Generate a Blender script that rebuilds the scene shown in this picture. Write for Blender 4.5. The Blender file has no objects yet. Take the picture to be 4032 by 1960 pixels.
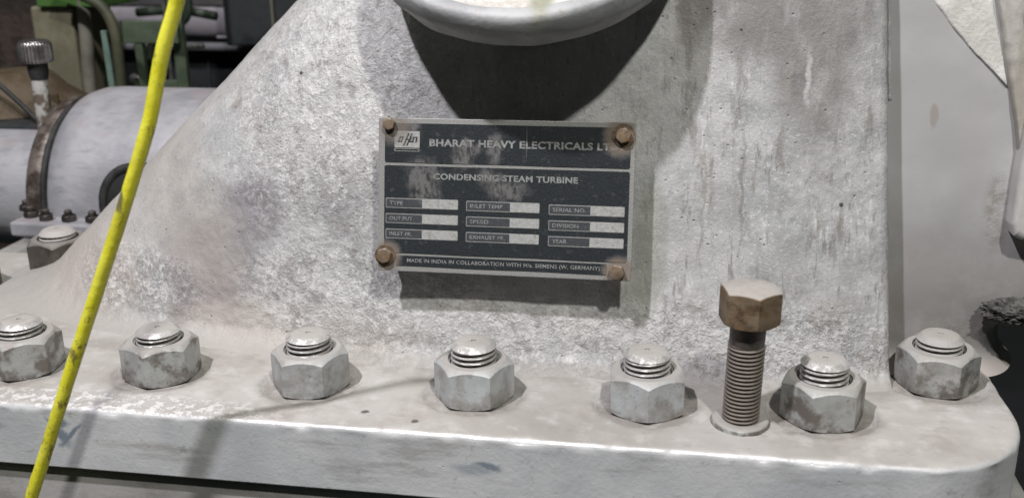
import bpy, bmesh, math, random
from math import sin, cos, pi, sqrt, radians, atan2
from mathutils import Vector, Matrix, noise
random.seed(7)
S = bpy.context.scene
COL = S.collection

# ------------------------------------------------------------------ camera
cam_d = bpy.data.cameras.new('camera'); cam = bpy.data.objects.new('camera', cam_d); COL.objects.link(cam)
CX = Vector((0.9858, 0.1678, -0.0121)); CU = Vector((-0.0406, 0.3066, 0.9510)); CB = Vector((0.1632, -0.9369, 0.3091))
m = Matrix((CX, CU, CB)).transposed().to_4x4(); m.translation = Vector((0.1407, -0.6510, 0.3578))
cam.matrix_world = m
cam_d.sensor_width = 36; cam_d.lens = 36.335; cam_d.clip_start = 0.02; cam_d.clip_end = 60
cam_d.dof.use_dof = True; cam_d.dof.focus_distance = 0.86; cam_d.dof.aperture_fstop = 7.0
S.camera = cam

# ------------------------------------------------------------------ world, lamps, exposure
W = bpy.data.worlds.new('World'); S.world = W; W.use_nodes = True
bg = W.node_tree.nodes['Background']; bg.inputs['Color'].default_value = (0.80, 0.93, 0.88, 1); bg.inputs['Strength'].default_value = 0.03
S.view_settings.view_transform = 'Standard'; S.view_settings.look = 'None'
S.view_settings.exposure = 0.0; S.view_settings.gamma = 1.0; S.view_settings.use_curve_mapping = False

def lamp(name, loc, target, power, size, color):
    d = bpy.data.lights.new(name, 'AREA'); d.shape = 'DISK'; d.size = size; d.energy = power; d.color = color
    o = bpy.data.objects.new(name, d); COL.objects.link(o); o.location = loc
    o.rotation_euler = (Vector(target) - Vector(loc)).to_track_quat('-Z', 'Y').to_euler()
    return o
lamp('hall_lamp', (-0.74, -0.95, 2.28), (0, .1, .1), 64, 0.085, (0.985, 0.955, 1.0))
lamp('hall_lamp', (0.84, -1.50, 2.42), (0, .1, .1), 58, 0.13, (1.0, 0.985, 0.925))
lamp('hall_lamp', (-0.85, 0.75, 2.60), (0, .1, 0), 13, 0.14, (1.0, 0.97, 0.93))

# ------------------------------------------------------------------ node helper
class NT:
    def __init__(s, name):
        s.m = bpy.data.materials.new(name); s.m.use_nodes = True; s.t = s.m.node_tree
        s.b = s.t.nodes['Principled BSDF']; s._obj = None
    def n(s, typ, **kw):
        x = s.t.nodes.new(typ)
        for k, v in kw.items(): setattr(x, k, v)
        return x
    def put(s, sock, v):
        if isinstance(v, bpy.types.NodeSocket): s.t.links.new(v, sock)
        elif isinstance(v, (tuple, list)):
            sock.default_value = tuple(v) if len(v) == len(sock.default_value) else tuple(v) + (1,)
        else: sock.default_value = v
    @property
    def P(s):
        if s._obj is None: s._obj = s.n('ShaderNodeTexCoord').outputs['Object']
        return s._obj
    def math(s, op, a, b=0.0, c=None, clamp=False):
        x = s.n('ShaderNodeMath', operation=op, use_clamp=clamp); s.put(x.inputs[0], a); s.put(x.inputs[1], b)
        if c is not None: s.put(x.inputs[2], c)
        return x.outputs[0]
    def mul(s, a, b): return s.math('MULTIPLY', a, b)
    def add(s, a, b): return s.math('ADD', a, b)
    def vm(s, op, a, b=(0, 0, 0)):
        x = s.n('ShaderNodeVectorMath', operation=op); s.put(x.inputs[0], a); s.put(x.inputs[1], b)
        return x.outputs[0] if op not in ('LENGTH', 'DOT_PRODUCT', 'DISTANCE') else x.outputs['Value']
    def noise(s, scale, detail=4, rough=.55, vec=None, stretch=None, dist=0.0, color=False):
        v = vec or s.P
        if stretch: v = s.vm('MULTIPLY', v, stretch)
        x = s.n('ShaderNodeTexNoise'); s.put(x.inputs['Vector'], v)
        x.inputs['Scale'].default_value = scale; x.inputs['Detail'].default_value = detail
        x.inputs['Roughness'].default_value = rough; x.inputs['Distortion'].default_value = dist
        return x.outputs['Color' if color else 'Fac']
    def vor(s, scale, feature='F1', vec=None):
        x = s.n('ShaderNodeTexVoronoi', feature=feature); s.put(x.inputs['Vector'], vec or s.P); x.inputs['Scale'].default_value = scale
        return x.outputs['Distance']
    def ramp(s, v, a, b, lo=0.0, hi=1.0, smooth=True):
        x = s.n('ShaderNodeMapRange'); x.interpolation_type = 'SMOOTHSTEP' if smooth else 'LINEAR'
        s.put(x.inputs[0], v); x.inputs[1].default_value = a; x.inputs[2].default_value = b
        x.inputs[3].default_value = lo; x.inputs[4].default_value = hi
        return x.outputs[0]
    def mix(s, f, a, b):
        x = s.n('ShaderNodeMix', data_type='RGBA'); s.put(x.inputs[0], f)
        s.put(x.inputs[6], a); s.put(x.inputs[7], b)
        return x.outputs[2]
    def normal_z(s):
        x = s.n('ShaderNodeSeparateXYZ'); s.put(x.inputs[0], s.n('ShaderNodeNewGeometry').outputs['Normal']); return x.outputs[2]
    def blob(s, c, r, soft=.35, ang=0.0, vec=None):
        """ellipsoid mask; r are radii, ang rotates in the XZ plane"""
        v = s.vm('SUBTRACT', vec or s.P, c)
        if ang:
            x = s.n('ShaderNodeVectorRotate', rotation_type='Y_AXIS'); s.put(x.inputs['Vector'], v); x.inputs['Angle'].default_value = ang; v = x.outputs[0]
        v = s.vm('MULTIPLY', v, tuple(1 / q for q in r))
        return s.ramp(s.vm('LENGTH', v), 1 - soft, 1 + soft, 1, 0)
    def warp(s, amt, scale, detail=3):
        c = s.noise(scale, detail, color=True)
        return s.vm('ADD', s.P, s.vm('SCALE' if False else 'MULTIPLY', s.vm('SUBTRACT', c, (.5, .5, .5)), (amt, amt, amt)))
    def mx(s, *a):
        r = a[0]
        for q in a[1:]: r = s.math('MAXIMUM', r, q)
        return r
    def bump(s, h, dist, strength=1.0, normal=None):
        x = s.n('ShaderNodeBump'); x.inputs['Strength'].default_value = strength; x.inputs['Distance'].default_value = dist
        s.put(x.inputs['Height'], h)
        if normal is not None: s.put(x.inputs['Normal'], normal)
        return x.outputs[0]
    def out(s, color, rough=.6, metal=0.0, normal=None, spec=None):
        s.put(s.b.inputs['Base Color'], color); s.put(s.b.inputs['Roughness'], rough); s.put(s.b.inputs['Metallic'], metal)
        if normal is not None: s.put(s.b.inputs['Normal'], normal)
        if spec is not None: s.put(s.b.inputs['Specular IOR Level'], spec)
        return s.m

DUST = (0.36, 0.342, 0.320)

def mat_casing():
    k = NT('casing_paint')
    w = k.warp(.035, 22, 5); w2 = k.warp(.012, 60, 4)
    big = k.noise(7, 5, .6); mid = k.noise(38, 5, .6); fine = k.noise(260, 4, .65)
    grey = k.mix(k.ramp(big, .35, .65), (0.335, 0.342, 0.345), (0.455, 0.458, 0.457))
    grey = k.mix(k.ramp(mid, .42, .62, 0, .45), grey, (0.54, 0.54, 0.535))
    sp = k.noise(330, 4, .75); sp2 = k.noise(150, 5, .75, stretch=(1, 1, .45))
    grey = k.mix(k.ramp(sp, .54, .66, 0, .55), grey, (0.68, 0.675, 0.66))
    grey = k.mix(k.ramp(sp2, .55, .70, 0, .7), grey, (0.24, 0.225, 0.215))
    # dusty runs
    runs = k.noise(60, 5, .7, stretch=(1, 1, .10)); runs_m = k.ramp(runs, .54, .68)
    rgt = k.ramp(k.noise(4, 2), .42, .58)
    sepx = k.n('ShaderNodeSeparateXYZ'); k.put(sepx.inputs[0], k.P); rgt = k.ramp(sepx.outputs[0], .02, .16, .15, 1)
    grey = k.mix(k.mul(k.mul(runs_m, rgt), .75), grey, (0.215, 0.20, 0.185))
    run2 = k.ramp(k.noise(120, 4, .75, stretch=(1, 1, .035)), .57, .68)
    grey = k.mix(k.mul(k.mul(run2, rgt), .7), grey, (0.19, 0.175, 0.16))
    run3 = k.ramp(k.noise(100, 4, .7, stretch=(1, 1, .045), dist=.2), .58, .70)
    grey = k.mix(k.mul(k.mul(run3, rgt), .7), grey, (0.62, 0.62, 0.61))
    brn = k.mul(k.ramp(k.noise(14, 5, .65), .50, .64), k.ramp(sepx.outputs[2], .10, .02, .25, 1))
    grey = k.mix(k.mul(brn, .7), grey, (0.27, 0.235, 0.21))
    # stains, darker dust and painted green shadow of the photograph (world metres on the wall)
    st = k.mx(k.blob((.205, .18, .272), (.050, .2, .030), .4, vec=w), k.blob((.232, .18, .238), (.030, .2, .042), .4, vec=w),
              k.blob((.245, .17, .285), (.035, .2, .045), .4, vec=w), k.blob((.17, .18, .295), (.03, .2, .025), .4, vec=w), k.blob((.14, .18, .285), (.012, .2, .03), .4, vec=w))
    st = k.mul(st, k.ramp(k.noise(40, 5, .7, stretch=(1, 1, .35)), .30, .52, .45, 1))
    grey = k.mix(k.mul(st, .85), grey, (0.20, 0.187, 0.18))
    pur = k.mx(k.blob((-.27, .15, .065), (.055, .3, .040), .35, vec=w), k.blob((-.235, .16, .11), (.035, .3, .03), .4, vec=w),
               k.mul(k.blob((-.16, .15, .16), (.018, .3, .09), .5, .35, vec=w), .4), k.blob((-.19, .15, .048), (.03, .3, .02), .4, vec=w))
    grey = k.mix(k.mul(pur, .8), grey, (0.20, 0.185, 0.20))
    grey = k.mix(k.mul(k.mx(k.blob((-.335, .2, .130), (.045, .3, .15), .45, .78, vec=w), k.blob((-.45, .2, .03), (.10, .3, .04), .4, vec=w)), .6), grey, (.385, .355, .325))
    dst = k.mx(k.blob((-.19, .13, .018), (.12, .3, .022), .4, vec=w), k.blob((-.42, .2, .05), (.07, .3, .05), .4, vec=w))
    grey = k.mix(k.mul(dst, .6), grey, (0.42, 0.375, 0.34))
    grn_shadow = k.mx(k.blob((.115, .14, .10), (.014, .3, .055), .22, vec=w2), k.blob((.10, .14, .055), (.022, .3, .02), .25, vec=w2))  # green shadow beside the nameplate, painted into the wall colour
    grey = k.mix(k.mul(grn_shadow, .45), grey, (0.27, 0.275, 0.225))
    # crusty, flaking whitewash: left shoulder and a band above the flange
    crA = k.mx(k.blob((-.16, .2, .22), (.10, .4, .13), .35, vec=w), k.blob((-.12, .2, .05), (.11, .4, .05), .3, vec=w),
               k.blob((.03, .12, .028), (.15, .3, .030), .35, vec=w), k.blob((.20, .12, .030), (.12, .3, .028), .35, vec=w), k.blob((-.36, .2, .04), (.07, .3, .03), .35, vec=w))
    flake = k.noise(190, 7, .75); flake2 = k.noise(520, 4, .65)
    fl = k.mul(k.ramp(flake, .46, .60), k.ramp(k.noise(42, 4, .7), .38, .56, .1, 1))
    crm = k.mul(crA, fl)
    whb = k.mx(k.blob((.0, .12, .040), (.12, .3, .020), .4, vec=w), k.blob((.17, .12, .030), (.09, .3, .016), .4, vec=w), k.blob((-.17, .12, .040), (.05, .3, .03), .4, vec=w), k.blob((-.15, .2, .24), (.06, .3, .09), .4, vec=w))
    grey = k.mix(k.mul(whb, k.ramp(k.noise(110, 6, .72), .36, .56, .1, .62)), grey, (0.72, 0.715, 0.705))
    grey = k.mix(k.mul(crm, .62), grey, (0.78, 0.775, 0.77))
    blt = k.mul(crA, k.ramp(k.noise(70, 6, .72), .53, .64)); grey = k.mix(k.mul(blt, .6), grey, (0.255, 0.235, 0.23))
    # little pits
    pits = k.ramp(k.vor(120), .0, .17, 1, 0); pitm = k.mul(pits, k.ramp(k.noise(30, 3), .47, .56))
    pits2 = k.mul(k.ramp(k.vor(50), .0, .07, 1, 0), k.ramp(k.noise(18, 2), .45, .5)); pitm = k.mx(pitm, pits2)
    grey = k.mix(k.mul(pitm, .75), grey, (0.17, 0.15, 0.14))
    drip = k.mx(k.blob((.155, .15, .155), (.0013, .1, .045), .6, vec=w2), k.blob((.215, .15, .232), (.0022, .1, .016), .5, vec=w2))
    grey = k.mix(k.mul(drip, .6), grey, (.30, .285, .26))
    hole = k.mx(k.blob((.2600, .15, .1395), (.0016, .1, .0016), .25), k.blob((-.192, .2, .228), (.0016, .2, .0014), .4), k.blob((.178, .16, .27), (.001, .1, .001), .4))
    hdrip = k.mx(k.blob((.2607, .15, .125), (.0022, .1, .013), .7, vec=w2), k.blob((-.262, .24, .196), (.006, .2, .003), .6, .8, vec=w2), k.blob((.1845, .15, .15), (.0014, .1, .05), .7, vec=w2))
    grey = k.mix(k.mul(hdrip, .6), grey, (0.20, 0.18, 0.165)); grey = k.mix(k.mul(hole, .9), grey, (0.03, 0.025, 0.02))
    lite = k.mx(k.blob((.2300, .16, .236), (.0022, .1, .017), .6, vec=w2), k.blob((-.1065, .14, .130), (.0022, .1, .013), .4, vec=w2))
    grey = k.mix(k.mul(lite, .6), grey, (0.62, 0.62, 0.61))
    up = k.ramp(k.normal_z(), .5, .92)
    grey = k.mix(k.mul(up, k.ramp(mid, .3, .6, .55, .95)), grey, DUST)
    h = k.add(k.mul(k.add(k.mul(flake, 1.0), k.mul(flake2, .4)), k.add(k.mul(crA, .75), .28)), k.add(k.mul(fine, .22), k.mul(sp2, .5)))
    h = k.add(h, k.mul(k.ramp(k.noise(110, 6, .7), .42, .60), k.add(k.mul(crA, .45), .05)))
    h = k.math('SUBTRACT', h, k.mul(pitm, .5))
    h = k.add(h, k.mul(mid, .35))
    n = k.bump(h, .0016, .9)
    return k.out(grey, k.ramp(mid, .3, .7, .5, .72), .12, n, .4)

def mat_flange():
    k = NT('flange_paint')
    big = k.noise(9, 5, .6); mid = k.noise(45, 5, .6); fine = k.noise(330, 4, .6)
    w = k.warp(.02, 40, 4)
    nz = k.normal_z(); up = k.ramp(nz, .45, .9)
    side = k.mix(k.ramp(big, .38, .62), (0.45, 0.465, 0.48), (0.57, 0.58, 0.59))
    str_ = k.noise(30, 5, .65, stretch=(.25, 1, 1.6))
    side = k.mix(k.ramp(str_, .52, .68, 0, .5), side, (0.25, 0.235, 0.22))
    side = k.mix(k.ramp(k.noise(90, 5, .7), .58, .70, 0, .5), side, (0.21, 0.19, 0.175))
    blue = k.mx(k.blob((-.330, 0, -.0125), (.0055, .02, .0045), .5, vec=w), k.blob((-.3325, 0, -.021), (.0035, .02, .014), .5, .75, vec=w),
                k.blob((-.322, 0, -.0235), (.0026, .02, .013), .5, -.75, vec=w), k.blob((-.395, 0, -.018), (.013, .02, .0045), .6, vec=w),
                )
    blue = k.add(k.mul(blue, .75), k.mul(k.mx(k.blob((.008, 0, -.0225), (.010, .02, .0035), .5, -.1, vec=w), k.mul(k.blob((-.004, 0, -.026), (.014, .02, .005), .6, vec=w), .6)), .7))
    side = k.mix(blue, side, (0.07, 0.115, 0.17))
    top = k.mix(k.ramp(big, .35, .65), (0.335, 0.315, 0.293), (0.425, 0.41, 0.39))
    top = k.mix(k.ramp(mid, .5, .7, 0, .5), top, (0.54, 0.525, 0.51))
    top = k.mix(k.ramp(k.noise(16, 4, .6), .54, .68, 0, .6), top, (0.30, 0.265, 0.245))
    top = k.mix(k.ramp(k.noise(70, 5, .7, stretch=(.5, 1, 1)), .56, .68, 0, .5), top, (0.28, 0.255, 0.24))
    wht = k.mul(k.blob((-.30, .012, 0), (.13, .018, .05), .5, vec=w), k.ramp(k.noise(120, 5, .65), .45, .56))
    top = k.mix(k.mul(wht, .6), top, (0.74, 0.73, 0.725))
    pits = k.ramp(k.vor(60), .0, .06, 1, 0); pitm = k.mul(pits, k.ramp(k.noise(21, 2), .5, .58))
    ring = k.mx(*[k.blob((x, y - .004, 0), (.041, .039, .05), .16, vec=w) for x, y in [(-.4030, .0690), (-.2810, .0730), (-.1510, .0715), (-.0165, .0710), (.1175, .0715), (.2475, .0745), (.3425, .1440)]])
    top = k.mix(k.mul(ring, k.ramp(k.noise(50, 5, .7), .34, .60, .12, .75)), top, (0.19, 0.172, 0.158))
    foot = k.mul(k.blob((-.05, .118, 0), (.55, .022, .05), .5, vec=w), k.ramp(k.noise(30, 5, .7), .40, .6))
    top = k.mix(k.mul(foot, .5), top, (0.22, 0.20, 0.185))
    top = k.mix(k.mul(pitm, .8), top, (0.10, 0.09, 0.08))
    chip = k.mx(k.blob((-.092, .026, 0), (.0032, .0028, .05), .35, vec=k.warp(.005, 160)), k.blob((-.0505, .017, 0), (.0026, .003, .05), .35, vec=k.warp(.005, 160)))
    top = k.mix(k.mul(chip, .85), top, (0.06, 0.05, 0.05))
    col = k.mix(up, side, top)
    # pale highlight painted along the rounded edge, smoother there
    edge = k.mul(k.ramp(nz, .12, .35), k.ramp(nz, .80, .97, 1, 0))
    edge = k.mul(edge, k.mul(k.ramp(k.noise(24, 5, .7), .36, .54, .1, 1), k.add(.25, k.mul(k.blob((-.03, 0, 0), (.26, .05, .05), .6), .75))))
    col = k.mix(k.mul(edge, .8), col, (0.72, 0.72, 0.73))
    h = k.add(k.mul(mid, .5), k.add(k.mul(fine, .25), k.mul(k.noise(140, 5, .65), .5)))
    h = k.add(k.math('SUBTRACT', h, k.add(k.mul(pitm, .6), chip)), k.mul(k.mul(wht, up), .8))
    n = k.bump(h, .0009, .8)
    rough = k.math('SUBTRACT', .74, k.mul(edge, .38))
    return k.out(col, rough, k.add(.08, k.mul(edge, .3)), n, .45)

def mat_nut(name, base, stain, stain_amt, dust_amt=.9, metal=.15, rough=.5, rust=None):
    k = NT(name)
    rnd = k.n('ShaderNodeObjectInfo').outputs['Random']
    off = k.n('ShaderNodeCombineXYZ'); k.put(off.inputs[0], k.mul(rnd, 7.3)); k.put(off.inputs[1], k.mul(rnd, 3.1))
    v = k.vm('ADD', k.P, off.outputs[0])
    a = k.noise(45, 5, .62, vec=v); b = k.noise(160, 4, .6, vec=v); f = k.noise(700, 3, .6, vec=v)
    c = k.mix(k.ramp(b, .35, .65), base, tuple(q * 1.14 for q in base))
    c = k.mix(k.ramp(a, .47, .62, 0, stain_amt), c, stain)
    c = k.mix(k.ramp(k.noise(320, 5, .7, vec=v), .58, .66, 0, .6), c, (.16, .145, .13))
    sx = k.n('ShaderNodeSeparateXYZ'); k.put(sx.inputs[0], k.P)
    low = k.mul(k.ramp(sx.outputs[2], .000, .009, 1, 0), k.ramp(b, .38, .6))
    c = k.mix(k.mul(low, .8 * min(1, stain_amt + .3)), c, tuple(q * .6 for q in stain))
    c = k.mix(k.ramp(k.noise(24, 4, .6, vec=v), .48, .66, 0, .45), c, tuple(q * 1.25 for q in stain))
    if rust: c = k.mix(k.ramp(k.noise(110, 5, .7, vec=v), .5, .62), c, rust)
    up = k.ramp(k.normal_z(), .55, .9)
    c = k.mix(k.mul(up, k.ramp(b, .25, .55, dust_amt * .75, dust_amt)), c, DUST)
    n = k.bump(k.add(k.mul(a, .5), k.add(k.mul(b, .5), k.mul(f, .2))), .0009, .75)
    r = k.add(rough, k.mul(up, .2))
    return k.out(c, r, metal, n, .5)

def mat_stud(name, shiny):
    k = NT(name)
    rnd = k.n('ShaderNodeObjectInfo').outputs['Random']
    off = k.n('ShaderNodeCombineXYZ'); k.put(off.inputs[0], k.mul(rnd, 5)); v = k.vm('ADD', k.P, off.outputs[0])
    b = k.noise(120, 4, .6, vec=v)
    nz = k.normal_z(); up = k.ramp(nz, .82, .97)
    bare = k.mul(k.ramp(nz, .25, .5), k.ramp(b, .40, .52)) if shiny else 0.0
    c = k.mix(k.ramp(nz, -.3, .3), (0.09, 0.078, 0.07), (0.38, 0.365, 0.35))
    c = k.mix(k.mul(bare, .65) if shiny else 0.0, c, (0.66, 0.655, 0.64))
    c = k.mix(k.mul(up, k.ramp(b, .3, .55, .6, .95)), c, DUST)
    n = k.bump(k.add(k.mul(b, 1.4), k.mul(k.noise(500, 3, vec=v), .5)), .0010, .9)
    r = k.math('SUBTRACT', .66, k.mul(bare, .26)) if shiny else .75
    return k.out(c, r, k.mul(k.math('SUBTRACT', 1, up), .45) if shiny else .1, n, .5)

def mat_simple(name, c1, c2, scale=20, rough=.6, metal=0.0, bump=.0006, detail=4, stretch=None, lo=.4, hi=.62, dust=0.0, spec=.4):
    k = NT(name)
    a = k.noise(scale, detail, .62, stretch=stretch); b = k.noise(scale * 6, 4, .6)
    c = k.mix(k.ramp(a, lo, hi), c1, c2)
    c = k.mix(k.ramp(b, .5, .7, 0, .25), c, tuple(q * .6 for q in c1))
    if dust: c = k.mix(k.mul(k.ramp(k.normal_z(), .4, .9), dust), c, DUST)
    return k.out(c, rough, metal, k.bump(k.add(a, k.mul(b, .6)), bump, .8), spec)

# ------------------------------------------------------------------ object helpers
def link(name, me, mat=None, parent=None, smooth=False):
    if isinstance(me, bmesh.types.BMesh):
        b = me; me = bpy.data.meshes.new(name); b.normal_update(); b.to_mesh(me); b.free()
    o = bpy.data.objects.new(name, me); COL.objects.link(o)
    if mat: me.materials.append(mat)
    if smooth: me.polygons.foreach_set('use_smooth', [True] * len(me.polygons))
    if parent: o.parent = parent
    return o
def tag(o, label, cat, group=None, kind=None):
    o['label'] = label; o['category'] = cat
    if group: o['group'] = group
    if kind: o['kind'] = kind
    return o
def thing(name, label, cat, loc=(0, 0, 0), group=None):
    o = bpy.data.objects.new(name, None); COL.objects.link(o); o.location = loc; o.empty_display_size = .02
    return tag(o, label, cat, group)
def grid_mesh(rows, close_u=False, cap=None):
    """rows: list of lists of points"""
    nr = len(rows); nc = len(rows[0]); vs = [p for r in rows for p in r]; fs = []
    for i in range(nr - 1):
        for j in range(nc - (0 if close_u else 1)):
            j2 = (j + 1) % nc
            fs.append((i * nc + j, i * nc + j2, (i + 1) * nc + j2, (i + 1) * nc + j))
    if cap: 
        if 'b' in cap: fs.append(tuple(reversed(range(nc))))
        if 't' in cap: fs.append(tuple((nr - 1) * nc + j for j in range(nc)))
    me = bpy.data.meshes.new('m'); me.from_pydata([tuple(v) for v in vs], [], fs); me.update()
    return me
def lathe(prof, n=64, axis='Z', cap=''):
    rows = []
    for r, z in prof:
        row = []
        for j in range(n):
            a = 2 * pi * j / n
            row.append((r * cos(a), r * sin(a), z) if axis == 'Z' else (z, r * cos(a), r * sin(a)))
        rows.append(row)
    return grid_mesh(rows, True, cap)
def autosmooth(o, ang=35):
    me = o.data
    me.polygons.foreach_set('use_smooth', [True] * len(me.polygons))
    b = bmesh.new(); b.from_mesh(me)
    for e in b.edges:
        if len(e.link_faces) == 2 and e.calc_face_angle(0) > radians(ang): e.smooth = False
    b.to_mesh(me); b.free()
    return o
def box_bm(x0, x1, y0, y1, z0, z1, bev=0.0, seg=2, bm=None):
    b = bmesh.new()
    r = bmesh.ops.create_cube(b, size=1)
    for v in r['verts']: v.co = Vector(((x0 + x1) / 2 + v.co.x * (x1 - x0), (y0 + y1) / 2 + v.co.y * (y1 - y0), (z0 + z1) / 2 + v.co.z * (z1 - z0)))
    if bev: bmesh.ops.bevel(b, geom=list(b.edges), offset=bev, segments=seg, affect='EDGES', profile=.5)
    if bm is not None:
        me = bpy.data.meshes.new('t'); b.to_mesh(me); b.free(); bm.from_mesh(me); return bm
    return b
def tube_mesh(pts, r, n=16, sub=8, wob=0.0, rf=None, cap='bt'):
    P = [Vector(p) for p in pts]; Q = []
    for i in range(len(P) - 1):
        p0 = P[max(i - 1, 0)]; p1 = P[i]; p2 = P[i + 1]; p3 = P[min(i + 2, len(P) - 1)]
        for s in range(sub):
            t = s / sub
            Q.append(.5 * ((2 * p1) + (-p0 + p2) * t + (2 * p0 - 5 * p1 + 4 * p2 - p3) * t * t + (-p0 + 3 * p1 - 3 * p2 + p3) * t ** 3))
    Q.append(P[-1]); rows = []
    up = None
    for i, q in enumerate(Q):
        t = (Q[min(i + 1, len(Q) - 1)] - Q[max(i - 1, 0)]).normalized()
        if up is None: up = t.orthogonal().normalized()
        up = (up - t * up.dot(t)).normalized(); w = t.cross(up)
        rr = rf(i / (len(Q) - 1)) if rf else r
        row = []
        for j in range(n):
            a = 2 * pi * j / n; d = up * cos(a) + w * sin(a)
            k = rr * (1 + (wob * noise.noise(q * 60 + d * .6) if wob else 0))
            row.append(q + d * k)
        rows.append(row)
    return grid_mesh(rows, True, cap)
def nz(x, y, z, s, o=0.0): return noise.noise(Vector((x * s + o, y * s + o * 1.7, z * s - o)))

M_casing = mat_casing(); M_flange = mat_flange()
M_lower = mat_simple('lower_flange_paint', (0.27, 0.262, 0.25), (0.40, 0.392, 0.38), 14, .75, 0, .0012, stretch=(.4, 1, 1.4))
M_panel = mat_simple('panel_paint', (0.40, 0.39, 0.375), (0.47, 0.465, 0.455), 9, .6, .05, .0003, dust=.8)

# ================================================================== TURBINE CASING
casing = thing('turbine_casing', 'large rough silver painted turbine casing with sloping left shoulder, round port and bolted flange', 'turbine casing')
LEAN = .2
def xl(z):   # left outline
    base = -.517 + 1.02 * z
    return base - .03 * max(0, 1 - max(z, 0) / .03) ** 2
def xr(z): return .307 - .07 * z
XC = .0; BW = .14
def wall_pt(s, z):
    """s in [0,1] straight front, (1,2] rounded left shoulder, (2,3] back along the side"""
    fr = .016; fo = 0.0
    if z < fr: q = 1 - max(z, 0) / fr; fo = fr * (1 - sqrt(max(0, 1 - q * q)))
    y0 = .122 + LEAN * z
    if s <= 1:
        x = xr(z) + (XC - xr(z)) * s
        d = max(0, (x - .22)) / .087
        y = y0 + .012 * d * d - fo
        e = xr(z) - x
        if e < .007: y += .007 - sqrt(max(0, .007 ** 2 - (.007 - e) ** 2))
        return Vector((x, y, z)), Vector((0, -1, 0))
    a = XC - xl(z)
    if s <= 2:
        p = (s - 1) * pi / 2
        x = XC - a * sin(p); y = y0 + BW * (1 - cos(p))
        nx, ny = -sin(p) / a, -cos(p) / BW; L = sqrt(nx * nx + ny * ny); nx /= L; ny /= L
        return Vector((x + nx * fo, y + ny * fo, z)), Vector((nx, ny, 0))
    t = s - 2
    return Vector((XC - a - fo, y0 + BW + t * .25, z)), Vector((-1, 0, 0))
rows = []
NZ = 300; ss = [0, .002, .005, .009, .014, .02] + [.02 + .98 * (i + 1) / 230 for i in range(230)] + [1 + (i + 1) / 330 for i in range(330)] + [2.1, 2.5, 3]
for i in range(NZ + 1):
    z = -.003 + .52 * (i / NZ) ** 1.15; row = []
    for s in ss:
        p, n = wall_pt(s, z)
        d = .0016 * nz(p.x, 0, z, 16) + .0009 * nz(p.x, 0, z, 48, 3.1)
        crust = max(0, nz(p.x, 0, z, 9, 5) + .35 * (1 if p.x < -.05 else 0) + .5 * max(0, 1 - z / .06))
        d += .0007 * crust * nz(p.x, .0, z, 190, 9) 
        fade = min(1, s / .03) if s < .03 else 1
        row.append(p + n * d * fade)
    rows.append(row)
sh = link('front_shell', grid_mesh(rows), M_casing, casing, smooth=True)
# return edge of the front shell on the right side
rows = []
for i in range(60):
    z = -.003 + .52 * i / 59; p, n = wall_pt(0, z); rows.append([p + Vector((0, 0, 0)), p + Vector((.0015, .012, 0)), p + Vector((.002, .03, 0)), p + Vector((.002, .07, 0))])
link('shell_edge', grid_mesh(rows), M_panel, casing, smooth=True)
# lip seam running down the upper right edge
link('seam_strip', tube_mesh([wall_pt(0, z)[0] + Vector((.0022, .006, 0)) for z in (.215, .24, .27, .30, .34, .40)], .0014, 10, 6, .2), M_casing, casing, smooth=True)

# recessed side panel, curving back at its right
rows = []
for i in range(161):
    z = -.002 + .52 * i / 160; row = []
    y0 = .166 + .16 * z; fo = .010 * max(0, 1 - z / .02) ** 2
    q_ = min(1, max(0, (z - .028) / .035)); xe = .405 + .047 * q_ * q_ * (3 - 2 * q_) - .02 * z
    for j in range(60):
        t = j / 40
        if t <= 1: x = .268 + (xe - .03 - .268) * t; y = y0 + .006 * t * t - fo; n = Vector((0, -1, 0))
        else:
            a = (t - 1) / (19 / 40) * pi / 2; x = xe - .03 + (.03 + fo) * sin(a); y = y0 + .006 - fo + (.05 + fo) * (1 - cos(a)) ; n = Vector((sin(a), -cos(a), 0))
        row.append(Vector((x, y, z)) + n * (.0008 * nz(x, 0, z, 30, 2)))
    row.append(row[-1] + Vector((0, .25, 0)))
    rows.append(row)
def mat_panel2():
    k = NT('recessed_panel_paint'); w = k.warp(.012, 50, 4)
    a = k.noise(8, 4, .55); c = k.mix(k.ramp(a, .35, .65), (.345, .345, .345), (.415, .415, .415))
    c = k.mix(k.ramp(k.noise(26, 3, .5, stretch=(1, 1, .15)), .5, .7, 0, .3), c, (.36, .34, .33))
    spot = k.mx(k.blob((.331, .19, .202), (.0033, .1, .009), .25, vec=k.warp(.004, 120)), 0.0)
    c = k.mix(k.mul(spot, .8), c, (.28, .25, .225))
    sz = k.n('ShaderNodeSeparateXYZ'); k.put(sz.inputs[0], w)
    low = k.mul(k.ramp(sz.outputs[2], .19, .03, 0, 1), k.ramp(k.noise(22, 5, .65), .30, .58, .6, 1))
    c = k.mix(k.mul(low, .85), c, (.185, .172, .162))  # lower panel darkened in its paint: shading of the curve plus brown dirt
    rough = k.mx(k.blob((.384, .2, .13), (.010, .1, .028), .5, vec=w), k.blob((.365, .2, .03), (.03, .1, .010), .6, vec=w))
    c = k.mix(k.mul(rough, k.ramp(k.noise(90, 5, .7), .42, .6, .1, .7)), c, (.20, .185, .165))
    c = k.mix(k.mul(k.ramp(k.normal_z(), .35, .85), .8), c, (.44, .40, .37))
    n = k.bump(k.add(k.mul(k.noise(60, 4), .25), k.mul(k.noise(160, 5, .7), k.add(.05, rough))), .0012, .8)
    return k.out(c, .6, .05, n, .4)
M_panel2 = mat_panel2()
link('recessed_panel', grid_mesh(rows), M_panel2, casing, smooth=True)

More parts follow.
